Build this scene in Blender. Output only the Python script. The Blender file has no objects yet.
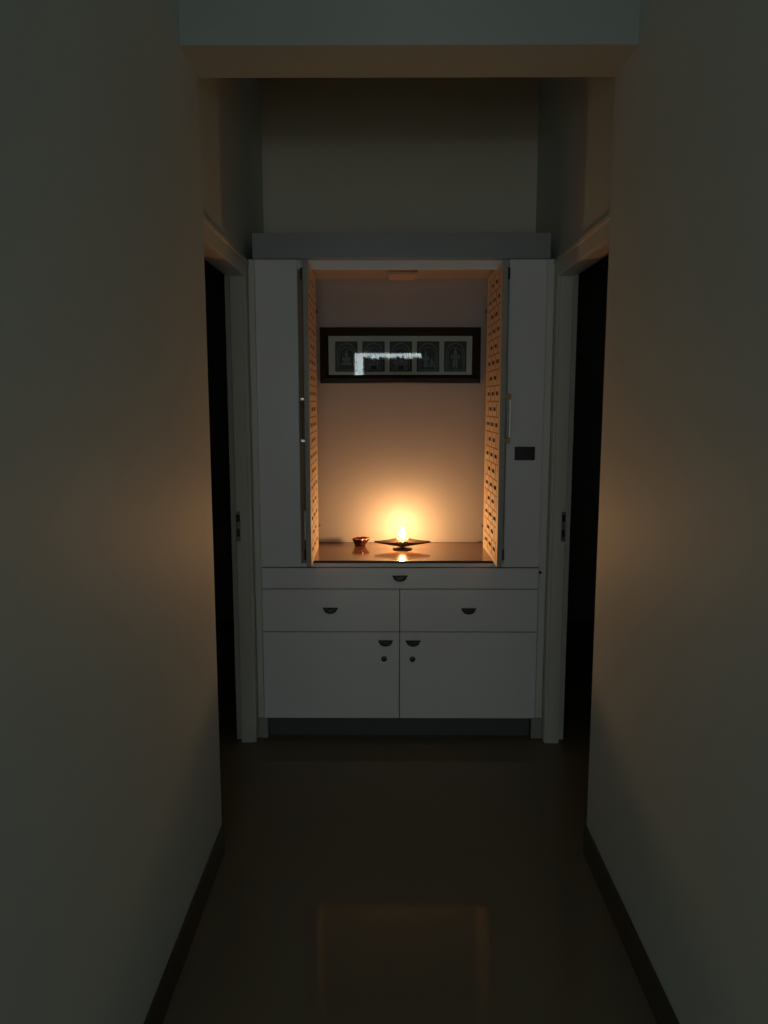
import bpy, bmesh, math, random
from mathutils import Vector, Matrix
S = bpy.context.scene
COL = S.collection
random.seed(7)

# ------------------------------------------------------------------ camera
cam_d = bpy.data.cameras.new('camera')
cam_d.sensor_fit = 'AUTO'; cam_d.sensor_width = 36.0
cam_d.lens = 780.0 / 1024.0 * 36.0
cam_d.clip_start = 0.02
cam = bpy.data.objects.new('camera', cam_d)
COL.objects.link(cam)
cam.location = (0, 0, 1.46)
cam.rotation_euler = (math.radians(90 - 8.027), 0, math.radians(0.291))
S.camera = cam

# ------------------------------------------------------------------ world, exposure
W = bpy.data.worlds.new('world'); S.world = W; W.use_nodes = True
W.node_tree.nodes['Background'].inputs[0].default_value = (0.02, 0.022, 0.025, 1)
W.node_tree.nodes['Background'].inputs[1].default_value = 0.2
S.view_settings.view_transform = 'Standard'
S.view_settings.look = 'None'
S.view_settings.exposure = 0.0
S.view_settings.gamma = 1.0
S.view_settings.use_curve_mapping = False
S.cycles.use_denoising = True
S.cycles.max_bounces = 10
S.cycles.diffuse_bounces = 6
S.cycles.glossy_bounces = 5
S.cycles.transparent_max_bounces = 8
S.cycles.sample_clamp_indirect = 3.0
S.cycles.caustics_reflective = False
S.cycles.caustics_refractive = False

FLAME_STRENGTH = 730.0
FLAME_COLOR = (0.98, 0.49, 0.19)
PANE_STRENGTH = 8.5
FILL_PANE_STRENGTH = 2.4
PANE_COLOR = (0.84, 1.0, 1.03)

# ------------------------------------------------------------------ materials
def new_mat(name):
    m = bpy.data.materials.new(name); m.use_nodes = True
    return m, m.node_tree, m.node_tree.nodes['Principled BSDF']

def surface(name, col, rough=0.5, metal=0.0, spec=0.5, var=0.0, scale=(8, 8, 8), bump=0.0, bscale=60.0, coat=0.0):
    """principled surface whose colour wanders a little with a procedural noise"""
    m, nt, b = new_mat(name)
    b.inputs['Roughness'].default_value = rough
    b.inputs['Metallic'].default_value = metal
    b.inputs['Specular IOR Level'].default_value = spec
    b.inputs['Coat Weight'].default_value = coat
    tc = nt.nodes.new('ShaderNodeTexCoord')
    mp = nt.nodes.new('ShaderNodeMapping'); mp.inputs['Scale'].default_value = scale
    nt.links.new(tc.outputs['Object'], mp.inputs['Vector'])
    nz = nt.nodes.new('ShaderNodeTexNoise'); nz.inputs['Scale'].default_value = 1.0
    nz.inputs['Detail'].default_value = 6.0
    nt.links.new(mp.outputs['Vector'], nz.inputs['Vector'])
    rp = nt.nodes.new('ShaderNodeValToRGB')
    rp.color_ramp.elements[0].position = 0.3; rp.color_ramp.elements[1].position = 0.7
    rp.color_ramp.elements[0].color = tuple(c * (1 - var) for c in col) + (1,)
    rp.color_ramp.elements[1].color = tuple(min(1, c * (1 + var)) for c in col) + (1,)
    nt.links.new(nz.outputs['Fac'], rp.inputs['Fac'])
    nt.links.new(rp.outputs['Color'], b.inputs['Base Color'])
    if bump:
        n2 = nt.nodes.new('ShaderNodeTexNoise'); n2.inputs['Scale'].default_value = bscale
        n2.inputs['Detail'].default_value = 4.0
        nt.links.new(tc.outputs['Object'], n2.inputs['Vector'])
        bp = nt.nodes.new('ShaderNodeBump'); bp.inputs['Strength'].default_value = bump
        bp.inputs['Distance'].default_value = 0.004
        nt.links.new(n2.outputs['Fac'], bp.inputs['Height'])
        nt.links.new(bp.outputs['Normal'], b.inputs['Normal'])
    return m

def glowing(name, col, strength):
    m, nt, b = new_mat(name)
    b.inputs['Base Color'].default_value = (0.02, 0.02, 0.02, 1)
    b.inputs['Emission Color'].default_value = col + (1,)
    b.inputs['Emission Strength'].default_value = strength
    return m

M = {}
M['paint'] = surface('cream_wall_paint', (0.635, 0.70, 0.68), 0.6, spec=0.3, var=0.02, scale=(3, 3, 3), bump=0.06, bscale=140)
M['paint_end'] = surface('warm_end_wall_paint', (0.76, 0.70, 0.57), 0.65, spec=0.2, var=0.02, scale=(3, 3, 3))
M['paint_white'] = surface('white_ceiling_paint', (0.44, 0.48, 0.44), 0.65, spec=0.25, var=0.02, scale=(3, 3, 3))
M['laminate'] = surface('white_woodgrain_laminate', (0.88, 0.86, 0.85), 0.24, spec=0.5, var=0.01, scale=(3, 3, 70), bump=0.03, bscale=8)
M['grey_laminate'] = surface('grey_laminate', (0.34, 0.355, 0.37), 0.3, spec=0.5, var=0.03, scale=(4, 4, 40))
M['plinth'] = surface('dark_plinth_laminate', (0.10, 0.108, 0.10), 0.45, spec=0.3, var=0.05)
M['carcass'] = surface('dark_carcass_and_hole_shade', (0.05, 0.045, 0.04), 0.6, spec=0.2, var=0.05)
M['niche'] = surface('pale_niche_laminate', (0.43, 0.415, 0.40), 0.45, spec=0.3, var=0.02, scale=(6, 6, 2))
M['pocket'] = surface('brown_pocket_lining', (0.46, 0.37, 0.30), 0.55, spec=0.3, var=0.08, scale=(4, 20, 3))
M['lattice'] = surface('cream_lattice_lacquer', (0.72, 0.60, 0.46), 0.42, spec=0.35, var=0.03, scale=(20, 20, 20))
M['groove'] = surface('tan_lattice_groove', (0.36, 0.22, 0.12), 0.6, spec=0.2, var=0.08, scale=(30, 30, 30))
M['edge'] = surface('grey_green_door_edge', (0.36, 0.35, 0.31), 0.4, spec=0.4, var=0.03)
M['strip_brown'] = surface('brown_strip', (0.42, 0.29, 0.20), 0.6, spec=0.2, var=0.08, scale=(4, 4, 20))
M['dark_brass'] = surface('dark_brass', (0.24, 0.14, 0.06), 0.4, metal=0.85, var=0.15, scale=(50, 50, 50))
M['counter'] = surface('brown_polished_counter', (0.15, 0.07, 0.03), 0.13, spec=0.65, var=0.12, scale=(3, 40, 40))
M['counter_edge'] = surface('black_counter_edging', (0.012, 0.01, 0.009), 0.35, spec=0.4, var=0.05)
M['trim'] = surface('ivory_gloss_enamel', (0.72, 0.70, 0.63), 0.35, spec=0.4, var=0.02)
M['skirting'] = surface('dark_brown_skirting_tile', (0.07, 0.067, 0.052), 0.3, spec=0.4, var=0.1, scale=(6, 6, 6))
M['bronze'] = surface('dark_bronze_metal', (0.055, 0.045, 0.03), 0.35, metal=0.85, var=0.2, scale=(40, 40, 40))
M['steel'] = surface('brushed_steel', (0.62, 0.60, 0.57), 0.25, metal=1.0, var=0.05, scale=(60, 60, 8))
M['brass'] = surface('aged_brass', (0.46, 0.30, 0.13), 0.35, metal=0.9, var=0.12, scale=(50, 50, 50))
M['wood_frame'] = surface('dark_brown_wood_frame', (0.010, 0.007, 0.0055), 0.4, spec=0.25, var=0.25, scale=(3, 40, 40))
M['mat_board'] = surface('pale_mount_board', (0.82, 0.79, 0.73), 0.85, spec=0.1, var=0.02)
M['engraving'] = surface('dark_engraving_ground', (0.055, 0.055, 0.05), 0.7, spec=0.2, var=0.55, scale=(90, 90, 90))
M['relief'] = surface('silver_grey_relief', (0.26, 0.26, 0.25), 0.55, spec=0.3, var=0.35, scale=(120, 120, 120))
M['black_plastic'] = surface('black_plastic', (0.012, 0.012, 0.013), 0.3, spec=0.4, var=0.1)
M['clay_red'] = surface('glazed_red_clay', (0.035, 0.005, 0.006), 0.22, spec=0.6, var=0.35, scale=(60, 60, 60))
M['clay_rim'] = surface('pink_painted_rim', (0.55, 0.27, 0.20), 0.3, spec=0.5, var=0.2, scale=(80, 80, 80))
M['lamp_metal'] = surface('tarnished_brass_lamp', (0.20, 0.155, 0.11), 0.38, metal=0.7, var=0.2, scale=(50, 50, 50))
M['wick'] = surface('charred_cotton_wick', (0.2, 0.13, 0.08), 0.9, var=0.4, scale=(200, 200, 200))
M['diffuser'] = surface('pinkish_frosted_diffuser', (0.58, 0.45, 0.40), 0.4, spec=0.4, var=0.03)
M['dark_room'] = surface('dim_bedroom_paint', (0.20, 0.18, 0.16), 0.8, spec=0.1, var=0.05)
M['curtain'] = surface('blue_grey_curtain_cloth', (0.10, 0.11, 0.13), 0.9, spec=0.05, var=0.15, scale=(30, 4, 4))
M['pane'] = glowing('daylight_window_pane', PANE_COLOR, PANE_STRENGTH)
M['side_pane'] = glowing('added_fill_light_pane', PANE_COLOR, FILL_PANE_STRENGTH)  # glow of the added fill windows
M['flame'] = glowing('oil_flame', FLAME_COLOR, FLAME_STRENGTH)

# polished tile floor
m, nt, b = new_mat('polished_floor_tile'); M['floor'] = m
b.inputs['Roughness'].default_value = 0.06
b.inputs['Specular IOR Level'].default_value = 0.13
tc = nt.nodes.new('ShaderNodeTexCoord')
br = nt.nodes.new('ShaderNodeTexBrick')
br.offset = 0.0; br.inputs['Scale'].default_value = 1.0
br.inputs['Brick Width'].default_value = 0.8; br.inputs['Row Height'].default_value = 0.8
br.inputs['Mortar Size'].default_value = 0.0012
br.inputs['Color1'].default_value = (0.24, 0.21, 0.155, 1)
br.inputs['Color2'].default_value = (0.235, 0.205, 0.15, 1)
br.inputs['Mortar'].default_value = (0.23, 0.20, 0.148, 1)
nt.links.new(tc.outputs['Object'], br.inputs['Vector'])
nt.links.new(br.outputs['Color'], b.inputs['Base Color'])

# picture glass: see-through with a fresnel reflection
m, nt, b = new_mat('picture_glass'); M['glass'] = m
nt.nodes.remove(b)
out = nt.nodes['Material Output']
tr = nt.nodes.new('ShaderNodeBsdfTransparent'); tr.inputs[0].default_value = (0.95, 0.96, 0.95, 1)
gl = nt.nodes.new('ShaderNodeBsdfGlossy'); gl.inputs['Roughness'].default_value = 0.02
fr = nt.nodes.new('ShaderNodeFresnel'); fr.inputs['IOR'].default_value = 1.45
mx = nt.nodes.new('ShaderNodeMixShader')
nt.links.new(fr.outputs[0], mx.inputs[0]); nt.links.new(tr.outputs[0], mx.inputs[1]); nt.links.new(gl.outputs[0], mx.inputs[2])
nt.links.new(mx.outputs[0], out.inputs['Surface'])

# ------------------------------------------------------------------ mesh helpers
def box(bm, x0, x1, y0, y1, z0, z1, mi=0):
    vs = [bm.verts.new((x, y, z)) for x in (x0, x1) for y in (y0, y1) for z in (z0, z1)]
    for f in ((0, 1, 3, 2), (4, 6, 7, 5), (0, 4, 5, 1), (2, 3, 7, 6), (0, 2, 6, 4), (1, 5, 7, 3)):
        fc = bm.faces.new([vs[i] for i in f]); fc.material_index = mi
    return vs

def obj(name, bm, mats, parent=None, bevel=0.0, smooth=False, segs=2):
    bmesh.ops.recalc_face_normals(bm, faces=bm.faces)
    me = bpy.data.meshes.new(name); bm.to_mesh(me); bm.free()
    if not isinstance(mats, (list, tuple)): mats = [mats]
    for mm in mats: me.materials.append(M[mm])
    o = bpy.data.objects.new(name, me); COL.objects.link(o)
    if parent is not None:
        o.parent = parent
        if parent.type == 'EMPTY':          # every mesh is modelled in world coordinates
            o.matrix_parent_inverse = Matrix.Translation(-Vector(parent.location))
    if smooth:
        for p in me.polygons: p.use_smooth = True
    if bevel:
        md = o.modifiers.new('bevel', 'BEVEL'); md.width = bevel; md.segments = segs
        md.limit_method = 'ANGLE'; md.angle_limit = math.radians(40)
    return o

def boxes(name, lst, mats, parent=None, bevel=0.0):
    bm = bmesh.new()
    for b_ in lst: box(bm, *b_)
    return obj(name, bm, mats, parent, bevel)

def tag(o, label, cat, group=None, kind=None):
    o['label'] = label; o['category'] = cat
    if group: o['group'] = group
    if kind: o['kind'] = kind
    return o

def thing(name, label, cat, loc, group=None, kind=None):
    o = bpy.data.objects.new(name, None); COL.objects.link(o)
    o.location = loc; o.empty_display_size = 0.1
    return tag(o, label, cat, group, kind)

def lathe(bm, prof, n=32, c=(0, 0, 0), axis='z', mi=0, radfn=None, close=False):
    rings = []
    for (r, h) in prof:
        ring = []
        for k in range(n):
            a = 2 * math.pi * k / n
            rr = r * (radfn(a, h) if radfn else 1)
            p = (rr * math.cos(a), rr * math.sin(a), h)
            if axis == 'y': p = (p[0], h, p[1])
            if axis == 'x': p = (h, p[0], p[1])
            ring.append(bm.verts.new((p[0] + c[0], p[1] + c[1], p[2] + c[2])))
        rings.append(ring)
    for i in range(len(rings) - 1):
        for k in range(n):
            f = bm.faces.new([rings[i][k], rings[i][(k + 1) % n], rings[i + 1][(k + 1) % n], rings[i + 1][k]])
            f.material_index = mi
    if close:
        bm.faces.new(list(reversed(rings[0]))); bm.faces.new(rings[-1])
    return rings

def cyl(bm, p0, p1, r, n=16, r1=None, mi=0):
    p0 = Vector(p0); p1 = Vector(p1); d = (p1 - p0)
    q = d.to_track_quat('Z', 'Y'); r1 = r if r1 is None else r1
    A = []; B = []
    for k in range(n):
        a = 2 * math.pi * k / n
        v = q @ Vector((math.cos(a), math.sin(a), 0))
        A.append(bm.verts.new(p0 + v * r)); B.append(bm.verts.new(p1 + v * r1))
    for k in range(n):
        bm.faces.new([A[k], A[(k + 1) % n], B[(k + 1) % n], B[k]]).material_index = mi
    bm.faces.new(list(reversed(A))).material_index = mi; bm.faces.new(B).material_index = mi

# ------------------------------------------------------------------ the setting
H_CEIL = 2.95
CXL, CXR = -0.540, 0.646        # corridor wall faces
RXL, RXR = -0.580, 0.686        # wall faces beside the doorways
YJ = 2.37                       # where the corridor narrows end
YB = 3.78                       # back wall
YF = 3.25                       # cabinet front

tag(boxes('floor', [(-3.2, 3.3, -4.6, 5.2, -0.06, 0.0)], 'floor'),
    'dark glossy beige tiled corridor floor faintly mirroring the lit cabinet', 'floor', kind='structure')
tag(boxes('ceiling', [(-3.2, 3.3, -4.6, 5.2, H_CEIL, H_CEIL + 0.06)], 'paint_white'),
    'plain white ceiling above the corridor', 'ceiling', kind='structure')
DH = 1.955                      # door opening height
DN, DF = 2.45, 3.250            # doorway near and far masonry
tag(boxes('wall_left', [(CXL - 0.12, CXL, -0.3, YJ, 0, H_CEIL), (RXL - 0.08, RXL, YJ, DN, 0, H_CEIL),
                        (RXL - 0.08, RXL, DN, DF, DH + 0.03, H_CEIL), (RXL - 0.08, RXL, DF, YB, 0, H_CEIL)], 'paint'),
    'cream painted wall on the left of the corridor with a doorway beyond', 'wall', kind='structure')
tag(boxes('wall_right', [(CXR, CXR + 0.12, -0.3, YJ, 0, H_CEIL), (RXR, RXR + 0.08, YJ, DN, 0, H_CEIL),
                         (RXR, RXR + 0.08, DN, DF, DH + 0.03, H_CEIL), (RXR, RXR + 0.08, DF, YB, 0, H_CEIL)], 'paint'),
    'cream painted wall on the right of the corridor with a doorway beyond', 'wall', kind='structure')
tag(boxes('wall_back', [(RXL - 0.08, RXR + 0.08, YB, YB + 0.1, 0, H_CEIL)], 'paint_end'),
    'pale end wall seen above the prayer cabinet', 'wall', kind='structure')
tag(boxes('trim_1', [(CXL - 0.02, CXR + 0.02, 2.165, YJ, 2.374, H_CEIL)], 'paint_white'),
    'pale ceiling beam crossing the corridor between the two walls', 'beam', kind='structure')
for side, x, s in (('left', CXL, 1), ('right', CXR, -1)):
    bm = bmesh.new()
    xa, xb = sorted((x, x + s * 0.007))
    box(bm, xa, xb, -0.3, YJ + 0.004, 0, 0.10)
    tag(obj('baseboard_' + side, bm, 'skirting', bevel=0.002),
        'dark brown tile skirting along the foot of the %s corridor wall' % side, 'skirting', kind='structure')

# dark rooms behind the two doorways
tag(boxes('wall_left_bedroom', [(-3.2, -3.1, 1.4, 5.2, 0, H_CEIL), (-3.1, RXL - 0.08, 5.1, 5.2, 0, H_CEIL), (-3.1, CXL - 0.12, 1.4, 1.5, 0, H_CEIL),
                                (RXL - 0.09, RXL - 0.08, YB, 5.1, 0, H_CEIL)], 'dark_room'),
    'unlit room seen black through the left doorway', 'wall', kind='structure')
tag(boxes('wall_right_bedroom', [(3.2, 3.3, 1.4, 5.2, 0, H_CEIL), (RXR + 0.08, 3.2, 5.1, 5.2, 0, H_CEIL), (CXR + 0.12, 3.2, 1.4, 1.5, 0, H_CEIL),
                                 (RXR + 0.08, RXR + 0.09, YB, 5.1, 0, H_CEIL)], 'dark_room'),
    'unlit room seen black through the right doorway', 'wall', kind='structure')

# living room behind the viewer, with its window and two added fill windows
WX0, WX1, WZ0, WZ1, WY = -0.50, 0.50, 0.85, 2.185, -4.5
SX0, SX1, SZ0, SZ1 = 0.66, 1.75, 0.06, 1.55        # two unseen fill windows added to brighten corridor walls, mirrored about the middle one
tag(boxes('wall_front', [(-2.3, -SX1, WY - 0.1, WY, 0, H_CEIL), (SX1, 2.4, WY - 0.1, WY, 0, H_CEIL),
                         (-SX1, -SX0, WY - 0.1, WY, 0, SZ0), (-SX1, -SX0, WY - 0.1, WY, SZ1, H_CEIL),
                         (SX0, SX1, WY - 0.1, WY, 0, SZ0), (SX0, SX1, WY - 0.1, WY, SZ1, H_CEIL),
                         (-SX0, WX0, WY - 0.1, WY, 0, H_CEIL), (WX1, SX0, WY - 0.1, WY, 0, H_CEIL),
                         (WX0, WX1, WY - 0.1, WY, 0, WZ0), (WX0, WX1, WY - 0.1, WY, WZ1, H_CEIL),
                         (-2.4, -2.3, WY, -0.3, 0, H_CEIL), (2.4, 2.5, WY, -0.3, 0, H_CEIL),
                         (-2.4, CXL, -0.32, -0.3, 0, H_CEIL), (CXR, 2.5, -0.32, -0.3, 0, H_CEIL)], 'paint'),
    'walls of the dim room behind the viewer', 'wall', kind='structure')
win = thing('window_1', 'window of the room behind, mirrored in the picture glass', 'window', (0, WY, WZ0), kind='structure')
boxes('pane', [(WX0 + 0.004, WX1 - 0.004, WY - 0.075, WY - 0.07, WZ0 + 0.03, WZ1 - 0.003)], 'pane', win)
boxes('frame', [(WX0, WX0 + 0.004, WY - 0.09, WY - 0.02, WZ0, WZ1), (WX1 - 0.004, WX1, WY - 0.09, WY - 0.02, WZ0, WZ1),
                (WX0, WX1, WY - 0.09, WY - 0.02, WZ0, WZ0 + 0.03), (WX0, WX1, WY - 0.09, WY - 0.02, WZ1 - 0.003, WZ1),
                (0.05, 0.09, WY - 0.068, WY - 0.03, WZ0 + 0.03, 1.80)], 'trim', win)
for n_, x0, x1, nm in ((2, -SX1, -SX0, 'left'), (3, SX0, SX1, 'right')):  # added glowing windows that spread more light onto the corridor walls
    win = thing('window_%d' % n_, 'low wide fill window, added unseen on the %s behind the viewer to light the corridor walls' % nm, 'window', ((x0 + x1) / 2, WY, SZ0), kind='structure')
    boxes('pane', [(x0 + 0.03, x1 - 0.03, WY - 0.075, WY - 0.07, SZ0 + 0.03, SZ1 - 0.03)], 'side_pane', win)
    xm = (x0 + x1) / 2
    boxes('frame', [(x0, x0 + 0.03, WY - 0.09, WY - 0.02, SZ0, SZ1), (x1 - 0.03, x1, WY - 0.09, WY - 0.02, SZ0, SZ1),
                    (x0 + 0.03, x1 - 0.03, WY - 0.09, WY - 0.02, SZ0, SZ0 + 0.03), (x0 + 0.03, x1 - 0.03, WY - 0.09, WY - 0.02, SZ1 - 0.03, SZ1),
                    (xm - 0.02, xm + 0.02, WY - 0.068, WY - 0.03, SZ0 + 0.03, SZ1 - 0.03)], 'trim', win)
# curtain with a scalloped top hung across the middle window
bm = bmesh.new()
N = 140; rows = []
for i in range(N + 1):
    t = i / N; x = -0.370 + t * 0.872
    y = WY + 0.03 + 0.012 * math.sin(t * 66)
    top = 2.112 + 0.012 * math.sin(t * 66 + 1) + 0.012 * math.sin(t * 23)
    rows.append([bm.verts.new((x, y + d, z)) for d, z in ((0, 1.20), (0, top), (0.004, top), (0.004, 1.20))])
for a, c in zip(rows, rows[1:]):
    for k in range(4):
        bm.faces.new([a[k], a[(k + 1) % 4], c[(k + 1) % 4], c[k]])
bm.faces.new(rows[0]); bm.faces.new(rows[-1])
tag(obj('curtain', bm, 'curtain', smooth=False), 'blue grey curtain hung across the window behind, mirrored in the picture glass', 'curtain')

# ------------------------------------------------------------------ door frames
def door_frame(n, side):
    s = 1 if side == 'left' else -1
    face = RXL if side == 'left' else RXR
    def X(d0, d1):                      # distances measured from the wall face into the corridor (+) or into the wall (-)
        return tuple(sorted((face + s * d0, face + s * d1)))
    root = thing('door_%d' % n, 'ivory door frame of the dark doorway in the %s wall' % side, 'door frame', (face, (DN + DF) / 2, 0), kind='structure')
    # architrave on the corridor face: far leg, near leg, head
    bm = bmesh.new()
    for y0, y1 in ((3.200, 3.252), (YJ + 0.012, 2.475)):
        box(bm, *X(0.0, 0.012), y0, y1, 0, DH + 0.068)
    box(bm, *X(0.0, 0.012), 2.475, 3.200, DH, DH + 0.068)
    obj('architrave', bm, 'trim', root, bevel=0.004)
    bm = bmesh.new()
    box(bm, *X(0.012, 0.019), YJ + 0.012, 3.25, DH + 0.052, DH + 0.070)
    obj('moulding', bm, 'trim', root, bevel=0.004)
    # lining of the opening
    bm = bmesh.new()
    box(bm, *X(-0.052, 0.0), 3.200, DF, 0, DH + 0.03)
    box(bm, *X(-0.052, 0.0), DN, 2.475, 0, DH + 0.03)
    box(bm, *X(-0.052, 0.0), 2.475, 3.200, DH, DH + 0.03)
    obj('lining', bm, 'trim', root, bevel=0.002)
    bm = bmesh.new()
    box(bm, *X(-0.080, -0.052), 3.238, DF, 0, DH + 0.03)
    box(bm, *X(-0.080, -0.052), DN, 2.463, 0, DH + 0.03)
    box(bm, *X(-0.080, -0.052), 2.463, 3.238, DH + 0.012, DH + 0.03)
    obj('door_stop', bm, 'trim', root, bevel=0.002)
    # strike plate let into the far jamb
    bm = bmesh.new()
    xs = X(-0.050, -0.033)
    box(bm, *xs, 3.1985, 3.2005, 0.885, 1.010)
    pl = obj('strike_plate', bm, 'steel', root, bevel=0.0008)
    bm = bmesh.new()
    mid = (xs[0] + xs[1]) / 2
    box(bm, mid - 0.0055, mid + 0.0055, 3.1975, 3.1990, 0.905, 0.935)
    box(bm, mid - 0.0075, mid + 0.0075, 3.1970, 3.1990, 0.968, 0.998)
    obj('latch_hole', bm, 'black_plastic', pl)
    return root
door_frame(1, 'left'); door_frame(2, 'right')

# scribe strips closing the gap between cabinet and walls, and their foot blocks
tag(boxes('trim_2', [(RXL + 0.012, -0.541, YF + 0.006, YF + 0.028, 0.09, 2.03)], 'trim', bevel=0.002), 'narrow pale strip between the left door frame and the cabinet', 'trim', kind='structure')
bm = bmesh.new()
box(bm, 0.643, RXR - 0.012, YF + 0.006, YF + 0.028, 0.09, 2.03)
t3 = tag(obj('trim_3', bm, 'trim', bevel=0.002), 'narrow pale strip between the right door frame and the cabinet', 'trim', kind='structure')
bm = bmesh.new(); cyl(bm, (0.6475, YF + 0.007, 0.742), (0.6475, YF - 0.002, 0.742), 0.006, 14)
obj('black_peg', bm, 'black_plastic', t3)
tag(boxes('baseboard_left_end', [(RXL + 0.012, -0.524, YF - 0.002, YF + 0.030, 0, 0.09)], 'edge', bevel=0.003), 'short skirting block at the left foot of the cabinet', 'skirting', kind='structure')
tag(boxes('baseboard_right_end', [(0.627, RXR - 0.012, YF - 0.002, YF + 0.030, 0, 0.09)], 'edge', bevel=0.003), 'short skirting block at the right foot of the cabinet', 'skirting', kind='structure')

# ------------------------------------------------------------------ base cabinet
UL, UR, UC = -0.537, 0.639, 0.0505
FY0, FY1 = YF - 0.018, YF          # fronts
base = thing('base_cabinet', 'white laminate base cabinet with three drawers and two doors below the shrine', 'cabinet', (UC, 3.48, 0))
bm = bmesh.new()
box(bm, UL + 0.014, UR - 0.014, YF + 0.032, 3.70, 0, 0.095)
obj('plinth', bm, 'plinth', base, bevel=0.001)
bm = bmesh.new()
box(bm, UL, UL + 0.018, YF + 0.002, 3.70, 0.096, 0.764); box(bm, UR - 0.018, UR, YF + 0.002, 3.70, 0.096, 0.764)
box(bm, UL + 0.018, UR - 0.018, YF + 0.002, 3.70, 0.096, 0.114); box(bm, UL + 0.018, UR - 0.018, YF + 0.002, 3.70, 0.746, 0.764)
box(bm, UL + 0.018, UR - 0.018, 3.69, 3.70, 0.114, 0.746)
box(bm, UL + 0.018, UR - 0.018, YF + 0.002, YF + 0.012, 0.114, 0.746)
obj('carcass', bm, 'carcass', base)

def cup_pull(parent, x, z):
    """half-moon cup pull: straight lip on top, rounded bowl below"""
    bm = bmesh.new()
    n, mrows = 20, 6; w, h, d = 0.0295, 0.0225, 0.020
    grid = []
    for j in range(mrows + 1):
        ph = (math.pi / 2) * j / mrows             # 0 at the back plate, 90 at the lip
        row = []
        for i in range(n + 1):
            a = math.pi * i / n
            r = math.cos(ph * 0.62)
            row.append(bm.verts.new((x + w * math.cos(a) * r, FY0 - d * math.sin(ph), z - h * math.sin(a) * r)))
        grid.append(row)
    for j in range(mrows):
        for i in range(n):
            bm.faces.new([grid[j][i], grid[j][i + 1], grid[j + 1][i + 1], grid[j + 1][i]])
    bm.faces.new(grid[-1])
    bmesh.ops.remove_doubles(bm, verts=bm.verts, dist=1e-5)
    box(bm, x - w - 0.002, x + w + 0.002, FY0 - 0.004, FY0, z - 0.002, z + 0.004)
    o = obj('cup_pull', bm, 'bronze', parent, smooth=False)
    return o

def cam_lock(parent, x, z):
    bm = bmesh.new()
    lathe(bm, [(0.0001, -0.004), (0.0075, -0.004), (0.0080, -0.003), (0.0125, -0.0025), (0.0125, 0.0)], 24, (x, FY0, z), 'y')
    box(bm, x - 0.0012, x + 0.0012, FY0 - 0.0046, FY0 - 0.0035, z - 0.006, z + 0.006, 1)
    obj('lock', bm, ['bronze', 'black_plastic'], parent)

G = 0.0016
def front(name, x0, x1, z0, z1):
    bm = bmesh.new(); box(bm, x0 + G, x1 - G, FY0, FY1, z0 + G, z1 - G)
    return obj(name, bm, 'laminate', base, bevel=0.0012)
Z3, Z2, Z1, Z0 = 0.766, 0.674, 0.486, 0.098
dr = front('drawer', UL, UR, Z2, Z3); cup_pull(dr, 0.051, 0.729)
dr = front('drawer', UL, UC, Z1, Z2); cup_pull(dr, -0.245, 0.589)
dr = front('drawer', UC, UR, Z1, Z2); cup_pull(dr, 0.344, 0.587)
d = front('door', UL, UC, Z0, Z1); cup_pull(d, -0.010, 0.445); cam_lock(d, -0.016, 0.367)
d = front('door', UC, UR, Z0, Z1); cup_pull(d, 0.108, 0.445); cam_lock(d, 0.106, 0.366)

# ------------------------------------------------------------------ upper prayer cabinet
ZC = 0.794                       # shelf level of the shrine
PL, PR = -0.366, 0.488           # edges of the opening
TOP = 2.026
YN = 3.69                        # face of the back panel
up = thing('prayer_cabinet', 'white wall cabinet with an open lit shrine between two lattice pocket doors', 'cabinet', (UC, 3.48, 0.768))
for x0, x1 in ((UL, PL), (PR, UR)):
    bm = bmesh.new(); box(bm, x0, x1, YF - 0.014, YF + 0.006, 0.768, TOP)
    obj('side_panel', bm, 'laminate', up, bevel=0.0012)
for x0, x1 in ((UL, UL + 0.016), (UR - 0.016, UR)):
    bm = bmesh.new(); box(bm, x0, x1, YF + 0.0065, YN + 0.012, 0.768, TOP)
    obj('outer_side', bm, 'laminate', up)
for x0, x1 in ((PL - 0.016, PL), (PR, PR + 0.016)):
    bm = bmesh.new(); box(bm, x0, x1, YF + 0.0065, YN, 0.768, TOP)
    obj('pocket_lining', bm, 'pocket', up)
for x0, x1, mm in ((PL, -0.347, 'strip_brown'), (0.470, PR, 'edge')):
    bm = bmesh.new(); box(bm, x0, x1, YF - 0.004, YF + 0.006, 0.7846, 1.9895)
    obj('pocket_strip', bm, mm, up)
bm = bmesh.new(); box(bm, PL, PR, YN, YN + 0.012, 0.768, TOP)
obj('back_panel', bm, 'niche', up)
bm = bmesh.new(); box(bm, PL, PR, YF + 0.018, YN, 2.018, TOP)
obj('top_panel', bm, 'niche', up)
bm = bmesh.new(); box(bm, PL, PR, YF, YF + 0.0175, 1.990, TOP)
obj('top_rail', bm, 'laminate', up, bevel=0.001)
bm = bmesh.new(); box(bm, PL, PR, YF - 0.012, YF + 0.006, 0.768, 0.784)
obj('bottom_rail', bm, 'laminate', up, bevel=0.001)
bm = bmesh.new(); box(bm, UL - 0.003, UR + 0.007, 3.215, YN + 0.012, TOP + 0.001, 2.124)
obj('cornice', bm, 'grey_laminate', up, bevel=0.0015)['label'] = 'grey band along the top of the cabinet'

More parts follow.
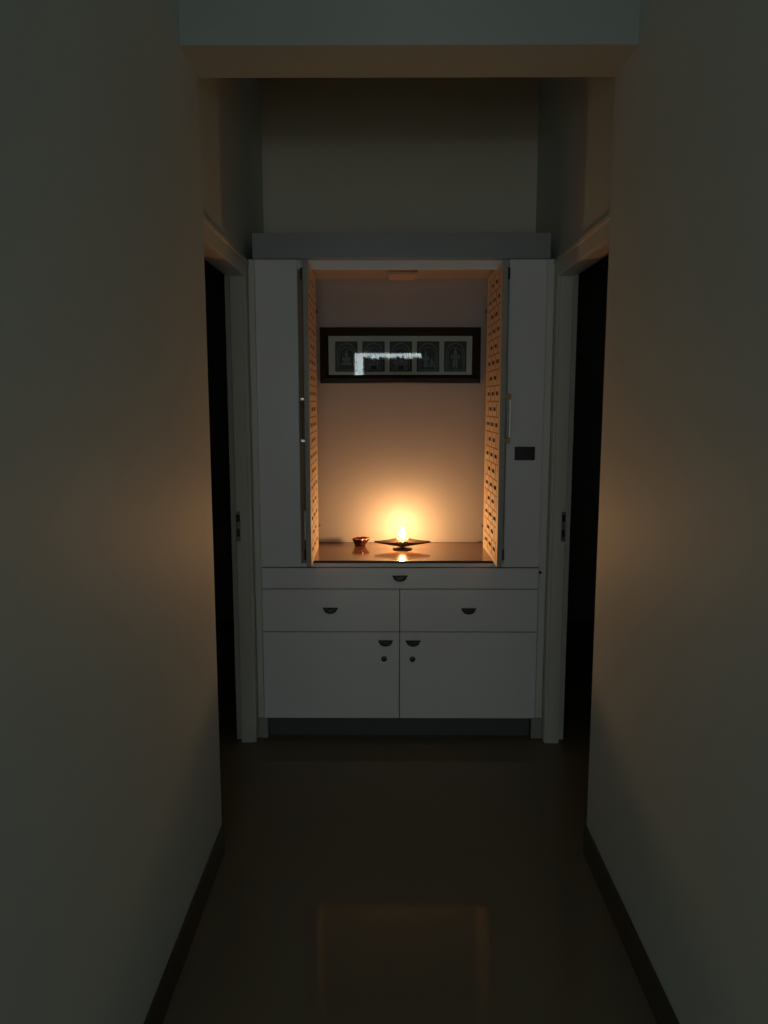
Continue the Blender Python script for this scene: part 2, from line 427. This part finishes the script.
# shelf of the shrine
ct = thing('counter_top', 'polished brown shelf with black front edge inside the shrine', 'shelf', (UC, 3.47, 0.785))
bm = bmesh.new(); box(bm, -0.3465, 0.4695, YF - 0.004, YN - 0.0005, 0.7845, ZC)
obj('slab', bm, 'counter', ct)
bm = bmesh.new(); box(bm, -0.3465, 0.4695, YF - 0.012, YF - 0.0042, 0.7845, ZC + 0.0005)
obj('edging', bm, 'counter_edge', ct, bevel=0.001)
bm = bmesh.new(); box(bm, PL + 0.03, PR - 0.055, YN - 0.0095, YN - 0.0005, ZC, ZC + 0.008)
obj('back_bead', bm, 'niche', ct, bevel=0.002)

# lattice pocket doors
def lattice_door(xn, xf, side):
    """leaf running back from (xn, 3.112) to (xf, 3.555); its inner face looks into the shrine"""
    s = 1 if side == 'left' else -1          # inner face normal along +x for the left leaf
    y0, y1, z0, z1 = 3.112, 3.555, ZC + 0.0012, 2.001
    Wd, Hd, T = y1 - y0, z1 - z0, 0.020
    ang = math.atan2(xf - xn, y1 - y0)
    def put(bm, u0, u1, v0, v1, t0, t1, mi):
        # u along the leaf, v up, t thickness back from the inner face
        vs = []
        for u in (u0, u1):
            for t in (t0, t1):
                for v in (v0, v1):
                    x = xn + math.sin(ang) * u - s * t
                    y = y0 + math.cos(ang) * u
                    vs.append(bm.verts.new((x, y, z0 + v)))
        for f in ((0, 1, 3, 2), (4, 6, 7, 5), (0, 4, 5, 1), (2, 3, 7, 6), (0, 2, 6, 4), (1, 5, 7, 3)):
            bm.faces.new([vs[i] for i in f]).material_index = mi
    leaf_bm = bmesh.new()
    bs, bt = 0.036, 0.024                     # stiles, rails
    put(leaf_bm, 0.003, bs, 0, Hd, 0, T, 0); put(leaf_bm, Wd - bs, Wd, 0, Hd, 0, T, 0)
    put(leaf_bm, bs, Wd - bs, 0, bt, 0, T, 0); put(leaf_bm, bs, Wd - bs, Hd - bt, Hd, 0, T, 0)
    put(leaf_bm, 0, 0.003, 0, Hd, 0.0, T, 2)  # edge band facing out of the cabinet
    leaf = obj('door', leaf_bm, ['lattice', 'groove', 'edge'], up)
    leaf['label'] = 'cream lattice pocket door slid back on the %s' % side
    bm = bmesh.new()
    nrow = 18; rh = (Hd - 2 * bt) / nrow; cw = (Wd - 2 * bs) / 3.0; gu, g = 0.0095, 0.0030
    hw, hh = 0.0335, 0.0078                    # half size of each hole
    for r in range(nrow):
        v0, v1 = bt + r * rh, bt + (r + 1) * rh
        odd = (r % 2 == 1)
        cells = [(0, 1), (1, 2), (2, 3)] if not odd else [(0, .5), (.5, 1.5), (1.5, 2.5), (2.5, 3)]
        for a, c in cells:
            u0, u1 = bs + a * cw, bs + c * cw
            full = (c - a) > 0.9
            # shallow groove grid round the cell
            put(bm, u0, u0 + gu, v0, v1, 0.0010, 0.008, 1); put(bm, u1 - gu, u1, v0, v1, 0.0010, 0.008, 1)
            put(bm, u0 + gu, u1 - gu, v0, v0 + g, 0.0010, 0.008, 1); put(bm, u0 + gu, u1 - gu, v1 - g, v1, 0.0010, 0.008, 1)
            ua, ub, va, vb = u0 + gu, u1 - gu, v0 + g, v1 - g
            if full:
                um, vm = (ua + ub) / 2, (va + vb) / 2
                put(bm, ua, um - hw, va, vb, 0, 0.0018, 0); put(bm, um + hw, ub, va, vb, 0, 0.0018, 0)
                put(bm, um - hw, um + hw, va, vm - hh, 0, 0.0018, 0); put(bm, um - hw, um + hw, vm + hh, vb, 0, 0.0018, 0)
            else:
                put(bm, ua, ub, va, vb, 0, 0.0018, 0)
    put(bm, bs + 0.0005, Wd - bs - 0.0005, bt + 0.0005, Hd - bt - 0.0005, T - 0.003, T, 3)      # dark sheet added as painted shade behind the through-holes
    obj('lattice', bm, ['lattice', 'groove', 'edge', 'carcass'], leaf)
    xo = xn - s * T                            # outer face near the front edge
    # bar handle on the outer face
    bm = bmesh.new(); yh = y0 + 0.040; ph_ = 0.010 if side == 'right' else 0.0055
    if side == 'right':
        zt, zb, L = 1.482, 1.306, 0.028
    else:
        zt, zb, L = 1.472, 1.305, 0.019
    for z in (zt, zb):
        xa, xb = sorted((xo, xo - s * L)); box(bm, xa, xb, yh - 0.006, yh + 0.006, z - ph_, z + ph_, 0)
    xa, xb = sorted((xo - s * (L - 0.006), xo - s * L)); box(bm, xa, xb, yh - 0.005, yh + 0.005, zb + 0.010, zt - 0.010, 1)
    h = obj('handle', bm, ['dark_brass', 'steel'] if side == 'right' else ['steel', 'bronze'], leaf, bevel=0.001)
    # pivots at top and bottom of the outer face
    for z in (z1 - 0.045, z0 + 0.045):
        bm = bmesh.new(); xa, xb = sorted((xo, xo - s * 0.012)); box(bm, xa, xb, y0 + 0.02, y0 + 0.05, z - 0.022, z + 0.022)
        obj('pivot', bm, 'black_plastic', leaf, bevel=0.003)
    if side == 'left':
        bm = bmesh.new()
        for z in (0.905, 1.020):
            cyl(bm, (xo, y0 + 0.025, z), (xo - 0.010, y0 + 0.025, z), 0.006, 12)
        cyl(bm, (xo - 0.006, y0 + 0.025, 0.905), (xo - 0.006, y0 + 0.025, 1.020), 0.003, 10)
        obj('tower_bolt', bm, 'steel', leaf)
    # small catches on the back edge
    for z in ((0.895, 1.86) if side == 'right' else (0.895, 1.86)):
        bm = bmesh.new()
        xa = xf + s * 0.001; ye = y1 - 0.001
        lathe(bm, [(0.0001, 0.020), (0.006, 0.019), (0.009, 0.014), (0.007, 0.008), (0.005, 0.0)], 16, (xa, ye, z), 'y')
        obj('catch', bm, 'steel', leaf, smooth=True)
    return leaf
lattice_door(-0.311, -0.321, 'left')
lattice_door(0.443, 0.440, 'right')

# small lamp under the shrine's top
cl = thing('cabinet_light', 'small flat rounded unlit lamp under the top of the shrine', 'lamp', (0.061, 3.55, 2.0178))
bm = bmesh.new(); box(bm, -0.006, 0.128, 3.455, 3.650, 2.0085, 2.0178)
obj('housing', bm, 'niche', cl, bevel=0.004)
bm = bmesh.new(); box(bm, 0.004, 0.118, 3.467, 3.638, 2.0035, 2.0083)
obj('lamp_cover', bm, 'diffuser', cl, bevel=0.002)

# black switch plate on the right panel
sw = thing('switch_plate', 'black rectangular switch plate on the right white panel', 'switch', (0.566, YF - 0.014, 1.249))
bm = bmesh.new(); box(bm, 0.524, 0.608, YF - 0.022, YF - 0.014, 1.221, 1.277)
obj('plate', bm, 'black_plastic', sw, bevel=0.003)
for x0, x1 in ((0.532, 0.554), (0.555, 0.577), (0.578, 0.600)):
    bm = bmesh.new(); box(bm, x0, x1, YF - 0.0245, YF - 0.0215, 1.229, 1.269)
    obj('rocker', bm, 'black_plastic', sw, bevel=0.0012)

# ------------------------------------------------------------------ framed picture
PX0, PX1, PZ0, PZ1 = -0.314, 0.427, 1.546, 1.800
PYF, PYB = 3.664, YN - 0.001
pic = thing('picture_frame', 'long dark wooden frame holding five small engravings on the shrine wall', 'picture', (0.057, YN, PZ0))
fw = 0.039
bm = bmesh.new()
def ring_profile(bm, x0, x1, z0, z1):
    # mitred moulding: profile points (inset, y)
    prof = [(0.0, PYB), (0.0, PYF + 0.004), (0.004, PYF), (0.022, PYF - 0.003), (0.034, PYF + 0.003), (0.039, PYF + 0.006), (0.039, PYB)]
    loops = []
    for ins, y in prof:
        loops.append([bm.verts.new(p) for p in ((x0 + ins, y, z0 + ins), (x1 - ins, y, z0 + ins), (x1 - ins, y, z1 - ins), (x0 + ins, y, z1 - ins))])
    for i in range(len(loops)):
        a, c = loops[i], loops[(i + 1) % len(loops)]
        for k in range(4):
            bm.faces.new([a[k], a[(k + 1) % 4], c[(k + 1) % 4], c[k]])
ring_profile(bm, PX0, PX1, PZ0, PZ1)
obj('frame', bm, 'wood_frame', pic)
bm = bmesh.new(); box(bm, PX0 + fw, PX1 - fw, 3.672, PYB, PZ0 + fw, PZ1 - fw)
obj('mount', bm, 'mat_board', pic)

def disc(bm, cx, cz, rx, rz, y, n=14, d=0.0006):
    f0 = [bm.verts.new((cx + rx * math.cos(2 * math.pi * k / n), y, cz + rz * math.sin(2 * math.pi * k / n))) for k in range(n)]
    f1 = [bm.verts.new((v.co.x, y + d, v.co.z)) for v in f0]
    bm.faces.new(f0); bm.faces.new(list(reversed(f1)))
    for k in range(n): bm.faces.new([f0[k], f1[k], f1[(k + 1) % n], f0[(k + 1) % n]])

def arch(bm, cx, zb, w, h, th, y, n=18, d=0.0006):
    def pts(w_, h_):
        P = [(cx - w_, zb)]
        for k in range(n + 1):
            a = math.pi - math.pi * k / n
            P.append((cx + w_ * math.cos(a), zb + h_ - w_ + w_ * math.sin(a)))
        P.append((cx + w_, zb)); return P
    A, B = pts(w, h), pts(w - th, h - th)
    for i in range(len(A) - 1):
        q = [A[i], A[i + 1], B[i + 1], B[i]]
        f = [bm.verts.new((p[0], y, p[1])) for p in q]; g = [bm.verts.new((p[0], y + d, p[1])) for p in q]
        bm.faces.new(f); bm.faces.new(list(reversed(g)))
        for k in range(4): bm.faces.new([f[k], g[k], g[(k + 1) % 4], f[(k + 1) % 4]])

pcx, pw, ph, pcz = 0.059, 0.1035, 0.138, 1.668
figs = ['seated', 'group', 'group', 'dancer', 'standing']
for k in range(5):
    cx = pcx + (k - 2) * 0.1258
    z0, z1 = pcz - ph / 2, pcz + ph / 2
    bm = bmesh.new(); box(bm, cx - pw / 2, cx + pw / 2, 3.6705, 3.6718, z0, z1)
    pr = obj('print', bm, 'engraving', pic)
    bm = bmesh.new(); Y = 3.6696
    arch(bm, cx, z0 + 0.012, 0.043, 0.118, 0.004, Y); arch(bm, cx, z0 + 0.012, 0.034, 0.100, 0.0025, Y)
    for j in range(9):                                       # beads along the base
        disc(bm, cx - 0.040 + j * 0.010, z0 + 0.007, 0.0034, 0.0034, Y, 8)
    def figure(fx, fz, sc, stand):
        disc(bm, fx, fz + 0.046 * sc, 0.008 * sc, 0.010 * sc, Y)               # head
        disc(bm, fx, fz + 0.060 * sc, 0.005 * sc, 0.008 * sc, Y - 0.0002)      # headdress
        disc(bm, fx, fz + 0.026 * sc, 0.011 * sc, 0.015 * sc, Y)               # torso
        for q in (-1, 1):
            disc(bm, fx + q * 0.015 * sc, fz + 0.028 * sc, 0.004 * sc, 0.012 * sc, Y)
            if stand: disc(bm, fx + q * 0.006 * sc, fz - 0.002 * sc, 0.005 * sc, 0.020 * sc, Y)
            else: disc(bm, fx + q * 0.012 * sc, fz + 0.006 * sc, 0.014 * sc, 0.007 * sc, Y)
    if figs[k] == 'seated': figure(cx, z0 + 0.030, 1.0, False)
    elif figs[k] == 'standing': figure(cx, z0 + 0.038, 1.05, True)
    elif figs[k] == 'dancer': figure(cx - 0.010, z0 + 0.036, 0.85, True); figure(cx + 0.018, z0 + 0.022, 0.6, False)
    else:
        for q in (-0.022, 0, 0.022): figure(cx + q, z0 + 0.022 + (0.006 if q == 0 else 0), 0.72, q != 0)
    obj('relief', bm, 'relief', pr)
bm = bmesh.new(); box(bm, PX0 + fw - 0.002, PX1 - fw + 0.002, 3.6655, 3.6668, PZ0 + fw - 0.002, PZ1 - fw + 0.002)
obj('glass', bm, 'glass', pic)

# ------------------------------------------------------------------ lamps on the shelf
LX, LY = 0.066, 3.512
ZL = ZC - 0.008                  # datum of the bowl and wings above the foot
lamp = thing('oil_lamp', 'burning brass oil lamp with two long pointed wings on the shrine shelf', 'oil lamp', (LX, LY, ZC + 0.0004))
bm = bmesh.new()
lathe(bm, [(0.0001, 0.0005), (0.040, 0.0005), (0.044, 0.002), (0.043, 0.005), (0.020, 0.007), (0.010, 0.009), (0.010, 0.011), (0.012, 0.013), (0.0001, 0.013)], 36, (LX, LY, ZC))
obj('foot', bm, 'lamp_metal', lamp, smooth=True)
bm = bmesh.new()
# bowl: small open cup with a fluted lip
lathe(bm, [(0.0001, 0.018), (0.012, 0.019), (0.022, 0.025), (0.027, 0.036), (0.029, 0.046), (0.0275, 0.047), (0.022, 0.036), (0.0001, 0.030)], 40, (LX, LY, ZL),
      radfn=lambda a, h: 1 + (0.05 * math.cos(8 * a) if h > 0.03 else 0))
obj('bowl', bm, 'lamp_metal', lamp, smooth=True)
for s in (-1, 1):
    bm = bmesh.new()
    secs = []
    for i in range(15):
        t = i / 14.0
        x = LX + s * (0.010 + t * 0.117)
        thick = 0.016 * (1 - t) ** 0.7 + 0.0025
        ztop = ZL + 0.065 - 0.019 * t - 0.004 * math.sin(math.pi * t)
        zbot = ZL + 0.019 + 0.018 * t
        zm = zbot + 0.45 * (ztop - zbot)
        secs.append([bm.verts.new(p) for p in ((x, LY - thick * 0.3, zbot), (x, LY - thick, zm), (x, LY - 0.0015, ztop),
                                               (x, LY + 0.0015, ztop), (x, LY + thick, zm), (x, LY + thick * 0.3, zbot))])
    for a, c in zip(secs, secs[1:]):
        for k in range(6): bm.faces.new([a[k], a[(k + 1) % 6], c[(k + 1) % 6], c[k]])
    bm.faces.new(secs[0]); bm.faces.new(secs[-1])
    wg = obj('wing', bm, 'lamp_metal', lamp, bevel=0.0008)
    # scrolled curl where each wing meets the bowl
    bm = bmesh.new(); prev = None; n = 8
    for i in range(22):
        t = i / 21.0; a = t * 4.6
        r = 0.0105 * (1 - 0.72 * t)
        c = Vector((LX + s * (0.031 - r * math.cos(a)), LY - 0.020, ZL + 0.053 + r * math.sin(a)))
        ring_ = [bm.verts.new(c + Vector((0.0024 * math.cos(2 * math.pi * k / n) * math.cos(a) * -s, 0.006 * math.sin(2 * math.pi * k / n), 0.0024 * math.cos(2 * math.pi * k / n) * math.sin(a)))) for k in range(n)]
        if prev:
            for k in range(n): bm.faces.new([prev[k], prev[(k + 1) % n], ring_[(k + 1) % n], ring_[k]])
        else: bm.faces.new(ring_)
        prev = ring_
    bm.faces.new(list(reversed(prev)))
    obj('scroll', bm, 'brass', wg, smooth=True)
bm = bmesh.new(); cyl(bm, (LX - 0.004, LY + 0.006, ZL + 0.034), (LX, LY, ZL + 0.064), 0.0028, 10, 0.0018)
obj('wick', bm, 'wick', lamp)
bm = bmesh.new()
prof = []
for i in range(19):
    t = i / 18.0
    r = 0.0135 * (math.sin(math.pi * min(1, t ** 0.62)) ** 0.85) * (1 - 0.25 * t) + 0.00005
    prof.append((r, 0.061 + 0.046 * t))
lathe(bm, prof, 20, (LX, LY, ZL))
obj('flame', bm, 'flame', lamp, smooth=True)

# little fluted clay lamp, unlit
bx, by = -0.130, 3.588
dy = thing('clay_lamp', 'small unlit dark red clay lamp with a fluted rim on the shrine shelf', 'clay lamp', (bx, by, ZC))
bm = bmesh.new()
def flute(a, h):
    k = max(0.0, (h - 0.008) / 0.03)
    spout = 0.30 * max(0.0, math.cos(a + 0.15)) ** 14
    return 1 + k * (0.07 * math.cos(9 * a) + spout)
lathe(bm, [(0.0001, 0.0), (0.023, 0.0), (0.0255, 0.003), (0.0255, 0.008), (0.030, 0.017), (0.034, 0.027), (0.0375, 0.036), (0.0355, 0.0365), (0.031, 0.027), (0.024, 0.014), (0.0001, 0.011)],
      54, (bx, by, ZC), radfn=flute)
obj('bowl', bm, 'clay_red', dy, smooth=True)
bm = bmesh.new()
lathe(bm, [(0.0355, 0.0355), (0.0375, 0.0352), (0.0385, 0.0375), (0.0368, 0.039), (0.0350, 0.0375), (0.0355, 0.0355)], 54, (bx, by, ZC), radfn=flute)
obj('rim', bm, 'clay_rim', dy, smooth=True)
